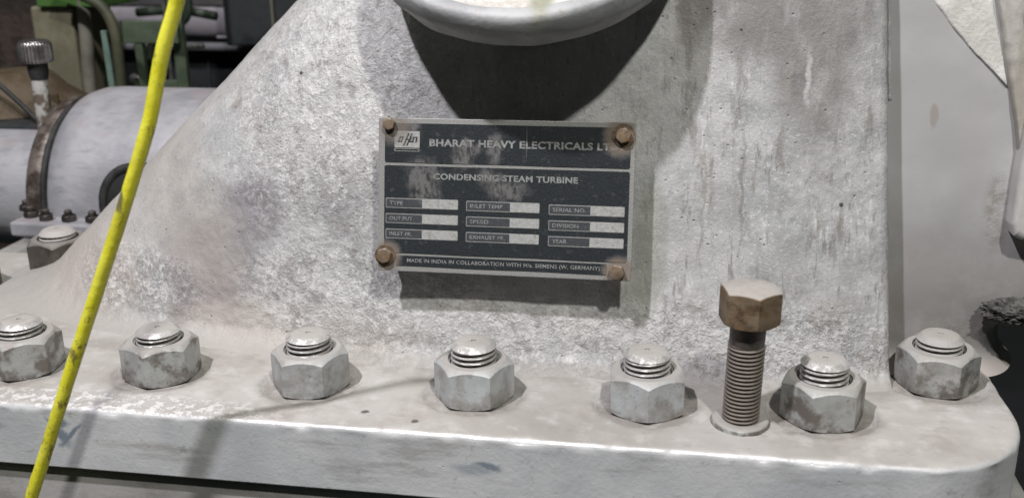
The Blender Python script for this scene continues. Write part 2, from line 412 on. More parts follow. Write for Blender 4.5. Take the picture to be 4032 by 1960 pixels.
# thin paler slab painting in the lit patch at the top right, and the brown rib beside it
def slab_mesh(outline, y0, y1, amp=.0012, n=36, lean=.16, round_=.006):
    """solid with a rounded front from an (x,z) outline, dense so that it can be uneven"""
    c = Vector((sum(p[0] for p in outline) / len(outline), sum(p[1] for p in outline) / len(outline)))
    O = []
    for i in range(len(outline)):
        a = Vector(outline[i]); b = Vector(outline[(i + 1) % len(outline)])
        for q in range(n): O.append(a.lerp(b, q / n))
    rows = []
    def ring(scale_in, y):
        r = []
        for p in O:
            d = (c - p); L = d.length; q = p + d / L * min(scale_in, L)
            r.append(Vector((q.x, y + lean * q.y + amp * nz(q.x, 0, q.y, 90, 4), q.y + .0006 * nz(q.x, 0, q.y, 150))))
        return r
    rows.append(ring(0, y1)); rows.append(ring(0, y0 + round_))
    for a in (.3, .6, .9): rows.append(ring(round_ * (1 - cos(a * pi / 2)), y0 + round_ * (1 - sin(a * pi / 2))))
    rows.append(ring(round_, y0))
    m = max((p - c).length for p in O)
    for q in range(1, 22): rows.append(ring(round_ + (m - round_) * q / 21, y0))
    return grid_mesh(rows, True)
M_lit_patch = mat_simple('lit_patch_cream', (0.50, 0.49, 0.46), (0.61, 0.60, 0.575), 60, .7, 0, .0012)
link('lit_patch_slab', slab_mesh([(.315, .300), (.323, .289), (.340, .268), (.360, .247), (.374, .234), (.384, .224), (.378, .25), (.370, .280), (.366, .30), (.352, .42), (.290, .42), (.300, .34)], .1664, .20, .0008, round_=.003), M_lit_patch, casing, smooth=True)
M_rib = mat_simple('stained_rib_paint', (0.30, 0.28, 0.245), (0.43, 0.415, 0.385), 26, .7, 0, .0010, stretch=(1, 1, .3))
link('side_rib', slab_mesh([(.385, .224), (.392, .195), (.397, .165), (.402, .150), (.44, .150), (.44, .42), (.357, .42), (.368, .30), (.379, .25)], .1625, .26, .001), M_rib, casing, smooth=True)
# rounded bottom cover on the far right
link('side_cover', slab_mesh([(.3915, .122), (.394, .114), (.400, .111), (.46, .108), (.46, .26), (.400, .23), (.394, .165)], .150, .2, .0004, lean=.16), M_panel, casing, smooth=True)
# crusty lagging lump low on the right
b = bmesh.new(); bmesh.ops.create_icosphere(b, subdivisions=6, radius=1)
for v in b.verts:
    d = v.co.normalized(); k_ = 1 + .22 * noise.noise(d * 2.5) + .16 * noise.noise(d * 6) + .12 * noise.noise(d * 14) + .07 * noise.noise(d * 30)
    v.co = Vector((d.x * .030 * k_, d.y * .014 * k_, d.z * .0095 * k_ + .0025 * noise.noise(Vector((d.x * 6, d.y * 3, 1))))) + Vector((.4075, .166, .0535))
link('insulation_scrap', b, mat_simple('crumbled_lagging', (0.05, 0.05, 0.046), (0.13, 0.128, 0.118), 90, .95, 0, .004), casing, smooth=True)

# ---------------------------------------------------------------- flange
NUTS = [(-.4030, .0690), (-.2810, .0730), (-.1510, .0715), (-.0165, .0710), (.1175, .0715), (.2475, .0745), (.3425, .1440)]
BACK = [(-.5210, .3100), (-.5790, .2330)]
PORTS = NUTS + BACK
def O(s):   # outer boundary of the flange top, s in metres along it
    if s < .95: return Vector((-.65 + s, 0.0)), Vector((0, -1))
    R = .088; a = (s - .95) / R
    if a < pi / 2: return Vector((.30 + R * sin(a), R - R * cos(a))), Vector((sin(a), -cos(a)))
    return Vector((.388, R + (s - .95 - R * pi / 2))), Vector((1, 0))
send = .95 + .088 * pi / 2 + .26
cols = []; s = 0
while s < send:
    cols.append(s); s += .0017
rows = []
FR = .0045; NT_ = 215
for s in cols:
    o, n = O(s)
    inner = Vector((min(o.x, .20 + (s - .85) * .25 if s > .85 else o.x), .347))
    row = []
    jag = .0012 * nz(o.x, o.y, 0, 35) + .0009 * nz(o.x, o.y, 0, 110, 2)
    for z in (-.0535, -.0530): row.append(Vector((o.x - n.x * (.001 if z < -.0532 else 0), o.y - n.y * (.001 if z < -.0532 else 0), z)))
    for q in range(14):
        z = -.052 + (.052 - FR) * q / 13
        d = .00035 * nz(o.x, o.y, z, 20, 6)
        row.append(Vector((o.x + n.x * d, o.y + n.y * d, z)))
    fr = FR * (1 + .5 * nz(o.x, o.y, 0, 60, 8))
    for q in range(1, 6):
        a = q / 6 * pi / 2
        row.append(Vector((o.x - n.x * fr * (1 - cos(a)) + n.x * jag * .4, o.y - n.y * fr * (1 - cos(a)) + n.y * jag * .4, -fr + fr * sin(a))))
    st = Vector((o.x - n.x * fr, o.y - n.y * fr))
    for q in range(NT_ + 1):
        p = st.lerp(inner, (q / NT_) ** 1.0)
        z = .0007 * nz(p.x, p.y, 0, 22) + .00035 * nz(p.x, p.y, 0, 90, 1)
        for (cx, cy) in PORTS:
            r = sqrt((p.x - cx) ** 2 + (p.y - cy) ** 2)
            if r < .05:
                rr = .0405 + .001 * nz(p.x, p.y, 0, 60, 11)
                t = min(1, max(0, (rr - r) / .0028)); t = t * t * (3 - 2 * t)
                z = z * (1 - t) + t * (-.0032 + .0003 * nz(p.x, p.y, 0, 90, 7))
        row.append(Vector((p.x, p.y, z)))
    row.append(Vector((inner.x, inner.y, -.0535)))
    rows.append(row)
me = grid_mesh(rows); 
link('joint_flange', me, M_flange, casing, smooth=True)
# lower half of the casing under the joint
b = box_bm(-.75, .40, .007, .60, -.30, -.0562, .004, 2)
link('lower_flange', b, M_lower, casing)
# vertical rib line on the flange front is a shallow weld bead
# (the pale dust stripe beneath it belongs to the paint)

# ---------------------------------------------------------------- round port on the casing
T = radians(35); nrm = Vector((0, -sin(T), cos(T)))
port = bpy.data.objects.new('round_port', None); COL.objects.link(port); port.parent = casing
port.matrix_local = Matrix.Translation((.012, .190, .3440)) @ Matrix.Rotation(T, 4, 'X')
R0 = .126
M_port = NT('port_paint')
k = M_port; a_ = k.noise(30, 5, .6); b_ = k.noise(120, 5, .65)
geo = k.n('ShaderNodeSeparateXYZ'); k.put(geo.inputs[0], k.P)
c_ = k.mix(k.ramp(a_, .38, .62), (.29, .295, .305), (.40, .405, .41))
inside = k.mul(k.ramp(geo.outputs[2], .0130, .0150), k.ramp(k.vm('LENGTH', k.vm('MULTIPLY', k.P, (1, 1, 0))), .1125, .1145, 1, 0))
c_ = k.mix(inside, c_, k.mix(k.ramp(b_, .42, .6), (.50, .47, .43), (.62, .605, .58)))
c_ = k.mix(k.mul(k.blob((.022, -.085, .02), (.010, .04, .05), .35, vec=k.warp(.01, 60)), .8), c_, (.25, .26, .17))
rl = k.mul(k.ramp(k.math('ABSOLUTE', k.math('SUBTRACT', geo.outputs[2], -.0005)), .0003, .0016, 1, 0), k.ramp(k.noise(22, 3), .48, .6))
c_ = k.mix(k.mul(rl, .8), c_, (.30, .13, .06))
c_ = k.mix(k.mul(k.ramp(b_, .58, .7), .6), c_, (.27, .22, .18))
M_port = k.out(c_, .55, .1, k.bump(k.add(k.mul(a_, .4), b_), .0008, .8), .45)
prof = [(.092, -.0125), (R0 - .006, -.0115), (R0 - .002, -.0008), (R0 + .000, .0005), (R0 + .001, .004), (R0 + .001, .0150), (R0 - .0005, .0178), (R0 - .0025, .0195), (R0 - .006, .0203), (R0 - .0095, .0203), (R0 - .0112, .0192), (R0 - .0125, .0165), (R0 - .03, .0160), (.03, .0160), (.0005, .0160)]
dm = lathe(prof, 180)
for v in dm.vertices:
    r = sqrt(v.co.x ** 2 + v.co.y ** 2)
    if r > .01:
        f = 1 + .0009 / r * nz(v.co.x, v.co.y, v.co.z, 50) * 1.2; v.co.x *= f; v.co.y *= f
link('port_flange', dm, M_port, port, smooth=True)
nm = lathe([(.060, -.064), (.068, -.058), (.072, -.050), (.075, -.034), (.080, -.022), (.094, -.0122)], 120)
for v in nm.vertices:
    r = sqrt(v.co.x ** 2 + v.co.y ** 2); f = 1 + .0014 / r * nz(v.co.x, v.co.y, v.co.z, 55, 5); v.co.x *= f; v.co.y *= f
link('port_neck', nm, M_port, port, smooth=True)
nb = tube_mesh([(.012, .180, .322), (.012, .20, .318), (.012, .24, .322), (.012, .30, .34)], .058, 48, 5)
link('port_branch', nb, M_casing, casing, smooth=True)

# ================================================================== NUTS ON STUDS
def hex_mesh(Rc, h, chamfer=.92, deg=34, n=120, bottom=True, jit=0.0, seed=0):
    ap = Rc * cos(pi / 6); rc = ap * chamfer; tn = math.tan(radians(deg)); rows = []
    def rad(a, rnd=.06):
        aa = (a % (pi / 3)) - pi / 6; r = ap / cos(aa)
        return min(r, Rc * (1 - .005))
    prof = []
    def ring(fr, fz):
        row = []
        for j in range(n):
            a = 2 * pi * j / n; r = fr(a); z = fz(a, r)
            w = jit * nz(cos(a), sin(a), z * 30, 3.0, seed)
            row.append(Vector(((r + w) * cos(a), (r + w) * sin(a), z + w * .5)))
        rows.append(row)
    if bottom: ring(lambda a: ap * .93, lambda a, r: 0.0); ring(rad, lambda a, r: max(0, r - ap * .97) * .5)
    else: ring(rad, lambda a, r: 0.0)
    for q in (.25, .5, .75): ring(rad, lambda a, r, q=q: h * q)
    ring(rad, lambda a, r: h - max(0, r - rc) * tn - .0004)
    ring(lambda a: rad(a) - .0005, lambda a, r: h - max(0, r - rc) * tn)
    ring(lambda a: min(rc, rad(a) - .0006), lambda a, r: h)
    return rows, rc
def nut_mesh(Rc, h, hole, seed=0, jit=.00035):
    rows, rc = hex_mesh(Rc, h, seed=seed, jit=jit)
    n = 120
    for r, z in ((rc * .8, h + .0002), (hole + .0025, h), (hole + .0003, h - .0025), (hole + .0003, h - .012)):
        rows.append([Vector((r * cos(2 * pi * j / n), r * sin(2 * pi * j / n), z)) for j in range(n)])
    return grid_mesh(rows, True, 'b')
def thread_mesh(R, z0, z1, pitch, depth, dome=0.0, n=72, hole=True, flat=.0):
    rows = []; nzs = int((z1 - z0) / pitch * 10)
    for i in range(nzs + 1):
        z = z0 + (z1 - z0) * i / nzs; row = []
        for j in range(n):
            a = 2 * pi * j / n; ph = (z / pitch - j / n) % 1.0; t = abs(ph * 2 - 1)
            prof = min(1, max(0, (t - .12) / .66)); fade = min(1, max(0, (z1 - z) / (pitch * .35))) if dome else 1
            r = R - depth * (1 - prof) * fade
            row.append((r * cos(a), r * sin(a), z))
        rows.append(row)
    if dome:
        for r, z in ((.975, .10), (.78, .80), (.70, .92), (.45, 1.0), (.3, 1.0), (.16, 1.0), (.115, .98), (.10, .70), (.02, .55)):
            rows.append([(R * r * cos(2 * pi * j / n), R * r * sin(2 * pi * j / n), z1 + dome * z) for j in range(n)])
    return grid_mesh(rows, True, 't')
M_nutA = mat_nut('painted_nut', (0.42, 0.44, 0.45), (0.21, 0.185, 0.16), .55)
M_nutB = mat_nut('grimy_nut', (0.36, 0.37, 0.36), (0.13, 0.11, 0.095), .9)
M_nutC = mat_nut('dark_oily_nut', (0.085, 0.077, 0.066), (0.04, 0.033, 0.027), .9, dust_amt=.5)
M_studA = mat_stud('rubbed_stud', True); M_studB = mat_stud('dusty_stud', False)
CAMP = Vector((0.1407, -0.6510))
nut_spec = [
 # x, y, phi, mat, stud mat, label, protrusion, dome
 (0, 30, M_nutB, M_studA, 'grimy hexagon nut cut by the left picture edge, stud end rubbed bright', .010, .006),
 (1, 34, M_nutB, M_studA, 'hexagon nut just right of the yellow cable, stained brown, bright worn stud end', .009, .0055),
 (2, 16, M_nutA, M_studA, 'grey hexagon nut below the gap between casing slope and nameplate, dull dusty stud end', .012, .0055),
 (3, 22, M_nutA, M_studA, 'grey hexagon nut directly under the nameplate, centre-dimpled stud end with pale rubbed rim', .013, .006),
 (4, 3, M_nutA, M_studA, 'clean grey hexagon nut immediately left of the tall rusty bolt, one corner facing the viewer', .0135, .006),
 (5, -12, M_nutB, M_studA, 'hexagon nut immediately right of the tall rusty bolt, brown stains on its left face', .0135, .006),
 (6, 34, M_nutB, M_studB, 'thickly dusted hexagon nut set back at the rounded right corner of the flange', .009, .0065),
]
NM = [nut_mesh(.0316, .0325, .0183, s) for s in (1, 5)]
studs = {}
def stud_mesh(pr, dome, ph):
    return thread_mesh(.0178, .022, .0325 + pr, .0042, .0026, dome)
for idx, phi, mn, ms, lab, pr, dome in nut_spec:
    pr -= .0026; dome -= .0016
    x, y = NUTS[idx]
    t = thing('flange_nut', lab, 'nut', (x, y, -.003), 'large hexagon nuts along the casing flange')
    a = atan2(CAMP.y - y, CAMP.x - x) + radians(phi)
    nm = NM[idx % 2].copy(); nm.materials.clear()
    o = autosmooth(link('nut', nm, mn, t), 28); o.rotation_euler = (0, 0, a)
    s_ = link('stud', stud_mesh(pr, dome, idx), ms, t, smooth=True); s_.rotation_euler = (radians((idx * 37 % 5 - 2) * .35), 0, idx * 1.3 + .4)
    autosmooth(s_, 22)
for i, (x, y) in enumerate(BACK):
    lab = ['big dark oily nut half hidden behind the casing slope, under the bearing housing flange',
           'dark brown hexagon nut at the far left edge of the picture, above the bright stud'][i]
    t = thing('flange_nut', lab, 'nut', (x, y, -.003), 'large hexagon nuts along the casing flange'); t.scale = (1.05, 1.05, 1.12)
    a = atan2(CAMP.y - y, CAMP.x - x) + radians(-13 if i == 0 else 20)
    nm = NM[i].copy(); nm.materials.clear()
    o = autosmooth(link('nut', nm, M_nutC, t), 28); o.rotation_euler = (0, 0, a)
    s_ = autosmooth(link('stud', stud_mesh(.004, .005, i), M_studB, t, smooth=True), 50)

# ---------------------------------------------------------------- tall jacking bolt
M_rusthead = mat_nut('rusty_bolt_head', (0.19, 0.142, 0.092), (0.085, 0.054, 0.032), 1.0, dust_amt=.95, metal=.1, rough=.6, rust=(0.17, 0.105, 0.055))
def mat_thread():
    k = NT('dusty_thread'); a = k.noise(150, 4); c = k.mix(k.ramp(a, .4, .6), (.075, .058, .045), (.125, .10, .082))
    r = k.n('ShaderNodeSeparateXYZ'); k.put(r.inputs[0], k.P)
    rad = k.vm('LENGTH', k.vm('MULTIPLY', k.P, (1, 1, 0)))
    c = k.mix(k.ramp(rad, .0119, .0130), (.055, .042, .035), c)
    c = k.mix(k.mul(k.ramp(k.normal_z(), .2, .6), .4), c, (.34, .31, .275))
    return k.out(c, .7, .2, k.bump(a, .0006, .7), .4)
bolt = thing('jacking_bolt', 'tall rusty hexagon head bolt with long dusty thread standing upright in the flange', 'bolt', (.187, .0500, 0.0))
bolt.rotation_euler = (radians(.6), radians(1.2), 0)
me = thread_mesh(.0134, -.004, .0635, .0031, .0016)
autosmooth(link('threaded_shank', me, mat_thread(), bolt), 60)
link('plain_shank', lathe([(.0117, .0600), (.0126, .0640), (.0130, .0835)], 64), mat_simple('dark_steel', (.09, .078, .07), (.15, .13, .115), 60, .5, .5, .0004), bolt, smooth=True)
rows, rc = hex_mesh(.0222, .0258, chamfer=.96, deg=20, jit=.0003, seed=2)
rows.append([Vector((rc * .6 * cos(2 * pi * j / 120), rc * .6 * sin(2 * pi * j / 120), .0271)) for j in range(120)])
hd = autosmooth(link('bolt_head', grid_mesh(rows, True, 'bt'), M_rusthead, bolt), 25)
hd.location = (0, 0, .0800); hd.rotation_euler = (0, 0, atan2(CAMP.y - .043, CAMP.x - .187) + radians(17))
me = lathe([(.0125, .0035), (.0170, .0040), (.0200, .0036), (.0212, .0022), (.0214, -.001)], 72)
for v in me.vertices: v.co *= 1 + .03 * nz(v.co.x, v.co.y, v.co.z, 90)
link('collar', me, M_nutB, bolt, smooth=True)

# ================================================================== NAMEPLATE
plate = thing('nameplate', 'black and silver engraved rectangular nameplate screwed to the casing by four rusty corner bolts', 'nameplate')
PT = math.atan(LEAN)
# local frame: x right, y up the plate, z out towards the viewer; millimetres scaled by .001
plate.matrix_world = Matrix.Translation((0, .112, .085)) @ Matrix.Rotation(pi / 2 - PT, 4, 'X') @ Matrix.Scale(.001, 4)
def plate_mat(name, c0, rough, metal, keep=0.0, amt=1.0):
    k = NT(name); w = k.warp(16, .13, 6); w3 = k.warp(5, .25, 4)
    g = k.noise(.05, 4); f = k.noise(.7, 4, .6)
    c = k.mix(k.ramp(f, .4, .65, 0, .35), c0, tuple(min(1, q * 1.5 + .012) for q in c0))
    d = k.mx(k.blob((-66, 74, 0), (13, 15, 50), .5, vec=w), k.blob((-63, 60, 0), (12, 6, 50), .5, vec=w), k.blob((-30, 98, 0), (9, 6, 50), .5, vec=w), k.blob((-33, 90, 0), (8, 8, 50), .5, vec=w),
             k.blob((-8, 98, 0), (6, 10, 50), .6, vec=w), k.blob((2, 66, 0), (15, 7, 50), .5, vec=w), k.blob((-11, 76, 0), (9, 7, 50), .6, vec=w), k.blob((-80, 112, 0), (10, 12, 50), .5, vec=w))
    d = k.mul(d, k.mul(k.ramp(k.noise(.20, 6, .75, stretch=(1, .45, 1)), .38, .56, .1, 1), .72 * amt))
    cor = k.mx(k.blob((90, 110, 0), (13, 15, 50), .3, vec=w3), k.blob((92, 5, 0), (13, 12, 50), .3, vec=w3), k.blob((-96, 10, 0), (12, 13, 50), .3, vec=w3), k.mul(k.blob((-90, 114, 0), (13, 13, 50), .4, vec=w3), .8))
    d = k.mx(d, k.mul(cor, .85))
    d = k.mx(d, k.ramp(k.noise(.16, 5, .7), .57, .75, 0, .35 * amt))
    c = k.mix(d, c, k.mix(cor, (.175, .168, .165), (.19, .155, .125)))
    sc = k.mx(k.blob((17, 104, 0), (.35, 12, 50), .4, -.0, vec=k.vm('ADD', k.P, k.vm('MULTIPLY', k.noise(.0001, 0, color=True), (0, 0, 0)))), 0.0)
    c = k.mix(k.mul(sc, .18), c, (.45, .45, .44))
    if name == 'plate_lettering': c = k.mix(k.ramp(k.noise(.35, 5, .75), .47, .62, 0, .6), c, (.06, .065, .07))
    if name == 'plate_value_field': c = k.mix(k.ramp(k.noise(.22, 5, .75), .48, .66, 0, .55), c, (.19, .18, .165))
    r = k.add(rough, k.mul(d, .35))
    return k.out(c, r, k.mul(k.math('SUBTRACT', 1, d), metal) if metal else 0.0, k.bump(k.add(f, k.mul(d, .5)), .35, .14), .32)
M_pb = plate_mat('plate_black', (0.021, 0.025, 0.028), .42, 0)
M_ps = plate_mat('plate_silver', (0.29, 0.29, 0.28), .45, .25, amt=.8)
M_pv = plate_mat('plate_value_field', (0.36, 0.365, 0.355), .5, .1, amt=.5)
M_pt = plate_mat('plate_lettering', (0.29, 0.295, 0.29), .45, .15, amt=1.15)
M_pl = plate_mat('plate_label_field', (0.05, 0.054, 0.06), .45, 0)
base = box_bm(-103, 101.5, -1.5, 121.3, -1.6, 0, .5, 2)
bmesh.ops.subdivide_edges(base, edges=[e for e in base.edges if e.calc_length() > 60], cuts=24, use_grid_fill=True)
for v in base.verts: v.co.z += .35 * noise.noise(Vector((v.co.x * .02, v.co.y * .02, 0))); v.co.y += .25 * noise.noise(Vector((v.co.x * .15, 3, 0)))
link('plate_sheet', base, M_ps, plate)
def rbox(bm, x0, x1, y0, y1, z1, r=1.2, z0=-.3):
    pts = []
    for cx, cy, a0 in ((x1 - r, y1 - r, 0), (x0 + r, y1 - r, 90), (x0 + r, y0 + r, 180), (x1 - r, y0 + r, 270)):
        for q in range(5):
            a = radians(a0 + q * 22.5); pts.append((cx + r * cos(a), cy + r * sin(a)))
    lo = [bm.verts.new((x, y, z0)) for x, y in pts]; hi = [bm.verts.new((x, y, z1)) for x, y in pts]
    bm.faces.new(hi); n = len(pts)
    for i in range(n): bm.faces.new((lo[i], lo[(i + 1) % n], hi[(i + 1) % n], hi[i]))
def frect(bm, x0, x1, y0, y1, t, z1):
    for q in ((x0, x1, y1 - t, y1), (x0, x1, y0, y0 + t), (x0, x0 + t, y0 + t, y1 - t), (x1 - t, x1, y0 + t, y1 - t)): rbox(bm, *q, z1, .05)
b = bmesh.new(); rbox(b, -97.6, 97.8, 86.0, 117.2, .45, 1.5); link('title_field', b, M_pb, plate)
b = bmesh.new(); rbox(b, -97.8, 97.8, 14.2, 83.6, .45, 1.5); rbox(b, -97.0, 97.0, 13.2, 16.0, .44, .3); link('data_field', b, M_pb, plate)
b = bmesh.new(); rbox(b, -88, 82, 2.9, 11.4, .45, .5); link('footer_field', b, M_pb, plate)
rowsy = [(0, 49.6, 57.6), (1, 37.3, 45.2), (2, 24.9, 32.8)]
cx_ = [(-96.5, -66.5, -37.0, 0), (-30.4, 4.8, 28.4, -.4), (35.7, 68.3, 94.9, -1.1)]
labels = [['TYPE', 'OUT PUT', 'INLET PR.'], ['INLET TEMP', 'SPEED', 'EXHAUST PR.'], ['SERIAL NO.', 'DIVISION', 'YEAR']]
def text_mesh(body, x0, x1, y0, y1, z, bold=.02, name='lettering', shear=0):
    cu = bpy.data.curves.new('t', 'FONT'); cu.body = body; cu.size = 1; cu.extrude = .02; cu.offset = bold; cu.shear = shear; cu.space_character = 1.06; cu.resolution_u = 3
    o = bpy.data.objects.new('t', cu); COL.objects.link(o); dg = bpy.context.evaluated_depsgraph_get(); dg.update()
    me = bpy.data.meshes.new_from_object(o.evaluated_get(dg)); bpy.data.objects.remove(o)
    xs = [v.co.x for v in me.vertices]; ys = [v.co.y for v in me.vertices]
    ax, bx, ay, by = min(xs), max(xs), min(ys), max(ys)
    for v in me.vertices:
        v.co = Vector((x0 + (v.co.x - ax) / (bx - ax) * (x1 - x0), y0 + (v.co.y - ay) / (by - ay) * (y1 - y0), z + (.12 if v.co.z > 0 else -.3)))
    return link(name, me, M_pt, plate)
for ci, (x0, xm, x1, dy) in enumerate(cx_):
    for ri, ya, yb in rowsy:
        ya += dy; yb += dy
        b = bmesh.new(); rbox(b, x0, x1, ya, yb, .60, .8); f = link('entry_frame', b, M_ps, plate)
        b = bmesh.new(); rbox(b, x0 + .55, xm, ya + .75, yb - .75, .72, .3, .3); link('entry_name_field', b, M_pl, plate)
        b = bmesh.new(); rbox(b, xm + .1, x1 - .25, ya + .3, yb - .3, .74, .3, .3); link('blank_value_field', b, M_pv, plate)
        tx = labels[ci][ri]; w_ = {4: 11, 5: 15, 7: 19, 8: 20.5, 9: 18.5, 10: 26, 11: 28.5}[len(tx)]
        if tx == 'YEAR': w_ = 11.5
        text_mesh(tx, x0 + 3.2, x0 + 3.2 + w_, ya + 2.5, yb - 2.4, .82, .012, 'entry_name')
text_mesh('BHARAT HEAVY ELECTRICALS LTD.', -61, 91.5, 99.3, 105.2, .55, .035, 'maker_lettering')
text_mesh('CONDENSING STEAM TURBINE', -57.5, 58, 73.2, 78.2, .55, .030, 'title_lettering')
text_mesh('MADE IN INDIA IN COLLABORATION WITH M/s. SIEMENS (W. GERMANY)', -78.5, 77, 5.2, 9.2, .55, .012, 'footer_lettering')
# emblem
b = bmesh.new(); rbox(b, -89.6, -69.0, 97.9, 111.0, .6, .6); frect(b, -89.6, -69.3, 95.0, 97.2, .35, .6); em = link('emblem_panel', b, M_pv, plate)
b = bmesh.new()
def para(x, y0, y1, w, sh):
    vs = [b.verts.new(p) for p in ((x, y0, .75), (x + w, y0, .75), (x + w + sh * (y1 - y0), y1, .75), (x + sh * (y1 - y0), y1, .75))]; b.faces.new(vs)
    b2 = [b.verts.new((v.co.x, v.co.y, .5)) for v in vs]
    for i in range(4): b.faces.new((b2[i], b2[(i + 1) % 4], vs[(i + 1) % 4], vs[i]))
for x, y0, y1, w_, sh in ((-87.0, 102.2, 106.6, 1.2, .35), (-84.6, 102.2, 106.6, 1.0, .35), (-82.6, 99.6, 109.3, 1.3, .42), (-80.0, 99.6, 109.3, 1.3, .42), (-77.6, 102.2, 106.6, 1.1, .3), (-75.4, 102.2, 106.6, 1.3, .25), (-72.6, 102.2, 106.6, 1.1, .2),
                          (-86.6, 102.2, 103.0, 3.2, .2), (-85.4, 105.8, 106.6, 3.0, .2), (-80.6, 104.0, 104.8, 3.6, .2), (-75.0, 105.8, 106.6, 3.6, .2), (-76.8, 102.2, 103.0, 2.4, .2)): para(x, y0, y1, w_, sh)
link('emblem_strokes', b, M_pb, em)
# corner bolts
M_brass = mat_nut('rusty_small_bolt', (0.25, 0.19, 0.135), (0.12, 0.085, 0.06), .9, dust_amt=.55, metal=.35, rough=.45, rust=(0.22, 0.13, 0.06))
for (x, y, r, wr) in ((-93.5, 116.3, 5.2, 0), (92.1, 111.3, 6.3, 9), (-96.8, 11.0, 6.4, 8.5), (90.6, 5.4, 6.3, 0)):
    rw, rc = hex_mesh(r, 4.6, chamfer=.96, jit=.1, seed=x)
    rw = [[p * 1 for p in row] for row in rw]
    # hex_mesh bevels are in metres: rebuild at small scale
    rw, rc = hex_mesh(r * .001, .0046, chamfer=.95, jit=.00008, seed=abs(x) * .1)
    rw.append([Vector((rc * .5 * cos(2 * pi * j / 120), rc * .5 * sin(2 * pi * j / 120), .0048)) for j in range(120)])
    e = bpy.data.objects.new('corner_bolt', grid_mesh(rw, True, 'bt')); e.data.materials.append(M_brass); COL.objects.link(e); e.parent = plate
    e.location = (x, y, .9); e.scale = (1000, 1000, 1000); e.rotation_euler = (0, 0, x * .31); autosmooth(e, 25)
    if wr:
        l = link('washer', lathe([(.003, .0), (wr * .001, .0), (wr * .001, .0008), (.003, .0011)], 48), M_brass, e); l.location = (0, 0, -.0006)
    # spacer rod back to the casing
    l = link('spacer', lathe([(.0032, -.030), (.0032, .0)], 24), M_brass, e, smooth=True)

# ================================================================== YELLOW CABLE
def mat_cable():
    k = NT('yellow_cable_sheath'); a = k.noise(70, 5, .65); b = k.noise(260, 4, .6)
    c = k.mix(k.ramp(a, .4, .6), (.74, .71, .035), (.80, .77, .07))
    c = k.mix(k.ramp(k.noise(20, 4, .6), .45, .65, 0, .45), c, (.50, .46, .05))
    c = k.mix(k.ramp(k.noise(75, 6, .78, dist=.8, stretch=(1, 1, .5)), .535, .62, 0, .85), c, (.17, .14, .05))
    mark = k.blob((-.2165, -.06, .186), (.0035, .02, .0085), .35, -.25, vec=k.warp(.006, 120))
    c = k.mix(k.mul(mark, .85), c, (.10, .09, .06))
    return k.out(c, .42, 0, k.bump(k.add(a, k.mul(b, .3)), .0012, .7), .5)
cab = [(-.140, -.075, .372), (-.1611, -.06, .3177), (-.1767, -.06, .280), (-.1905, -.06, .2382), (-.2062, -.06, .202), (-.2210, -.06, .1698), (-.2366, -.06, .1363), (-.2560, -.06, .0955), (-.2788, -.06, .0466), (-.3040, -.06, -.0084), (-.3200, -.06, -.0429), (-.345, -.06, -.10), (-.38, -.05, -.19)]
cb = link('yellow_cable', tube_mesh(cab, .0046, 20, 16, .05), mat_cable(), smooth=True)
tag(cb, 'bright yellow scuffed cable running diagonally down in front of the casing', 'cable')

# ================================================================== BEARING HOUSING behind the left shoulder
def mat_housing():
    k = NT('bearing_housing_paint'); a = k.noise(12, 5, .6); b = k.noise(90, 5, .6, stretch=(.35, 1, 1))
    c = k.mix(k.ramp(a, .35, .62), (.24, .24, .26), (.35, .35, .37))
    c = k.mix(k.ramp(b, .52, .68, 0, .6), c, (.22, .225, .245))
    c = k.mix(k.mul(k.ramp(k.noise(18, 4, .6), .5, .66), k.ramp(k.normal_z(), .5, .9)), c, (.30, .27, .28))
    return k.out(c, .5, .15, k.bump(k.add(a, k.mul(b, .8)), .0015, .8), .45)
M_h = mat_housing()
M_brown = mat_simple('oily_brown_metal', (.045, .033, .026), (.16, .135, .12), 45, .45, .3, .001)
M_black = mat_simple('black_rubber', (.012, .012, .012), (.03, .03, .03), 40, .6)
M_dnut = mat_simple('dark_small_nuts', (.025, .022, .02), (.06, .054, .048), 80, .55, .3, .0004, dust=.1)
hs = thing('bearing_housing', 'smooth silver round topped bearing housing behind the casing slope, crossed by the yellow cable', 'bearing housing')
def lx(prof, n=140):
    me = lathe([(r, x) for x, r in prof], n, axis='X')
    for v in me.vertices: v.co += Vector((0, .622, 0))
    return me
R_ = .1415
hm = lx([(-.20, R_), (-.56, R_), (-.615, R_), (-.635, R_ - .001), (-.648, R_ - .005), (-.655, R_ - .012), (-.659, R_ - .022), (-.66, R_ - .05), (-.66, .02)])
for v in hm.vertices:
    d = .0012 * nz(v.co.x, v.co.y, v.co.z, 14); v.co.z += d; v.co.y -= d
link('housing_shell', hm, M_h, hs, smooth=True)
link('end_collar', lx([(-.662, .03), (-.662, .122), (-.664, .1265), (-.670, .1285), (-.682, .1285), (-.688, .124), (-.690, .10), (-.690, .05)]), M_brown, hs, smooth=True)
link('seal_ring', lx([(-.658, .126), (-.660, .131), (-.6635, .131), (-.665, .126)]), M_black, hs, smooth=True)
link('shaft_cover', lx([(-.685, .08), (-.71, .0805), (-.9, .0805), (-1.3, .0805)]), M_h, hs, smooth=True)
b = box_bm(-.683, -.20, .452, .80, -.0165, .0015, .003, 2)
bmesh.ops.subdivide_edges(b, edges=[e for e in b.edges if e.calc_length() > .2], cuts=40)
for v in b.verts:
    v.co.z += .0010 * nz(v.co.x, v.co.y, 0, 40); v.co.y += .0015 * nz(v.co.x, 1, 0, 25)
link('housing_flange', b, M_h, hs)
rw, rc = hex_mesh(.0090, .0075, chamfer=.95, n=120); nm_ = grid_mesh(rw, True, 'b')
sm_ = lathe([(.0048, .005), (.0048, .0125), (.0036, .0138), (.001, .0140)], 32)
nm_.materials.append(M_dnut); sm_.materials.append(M_dnut)
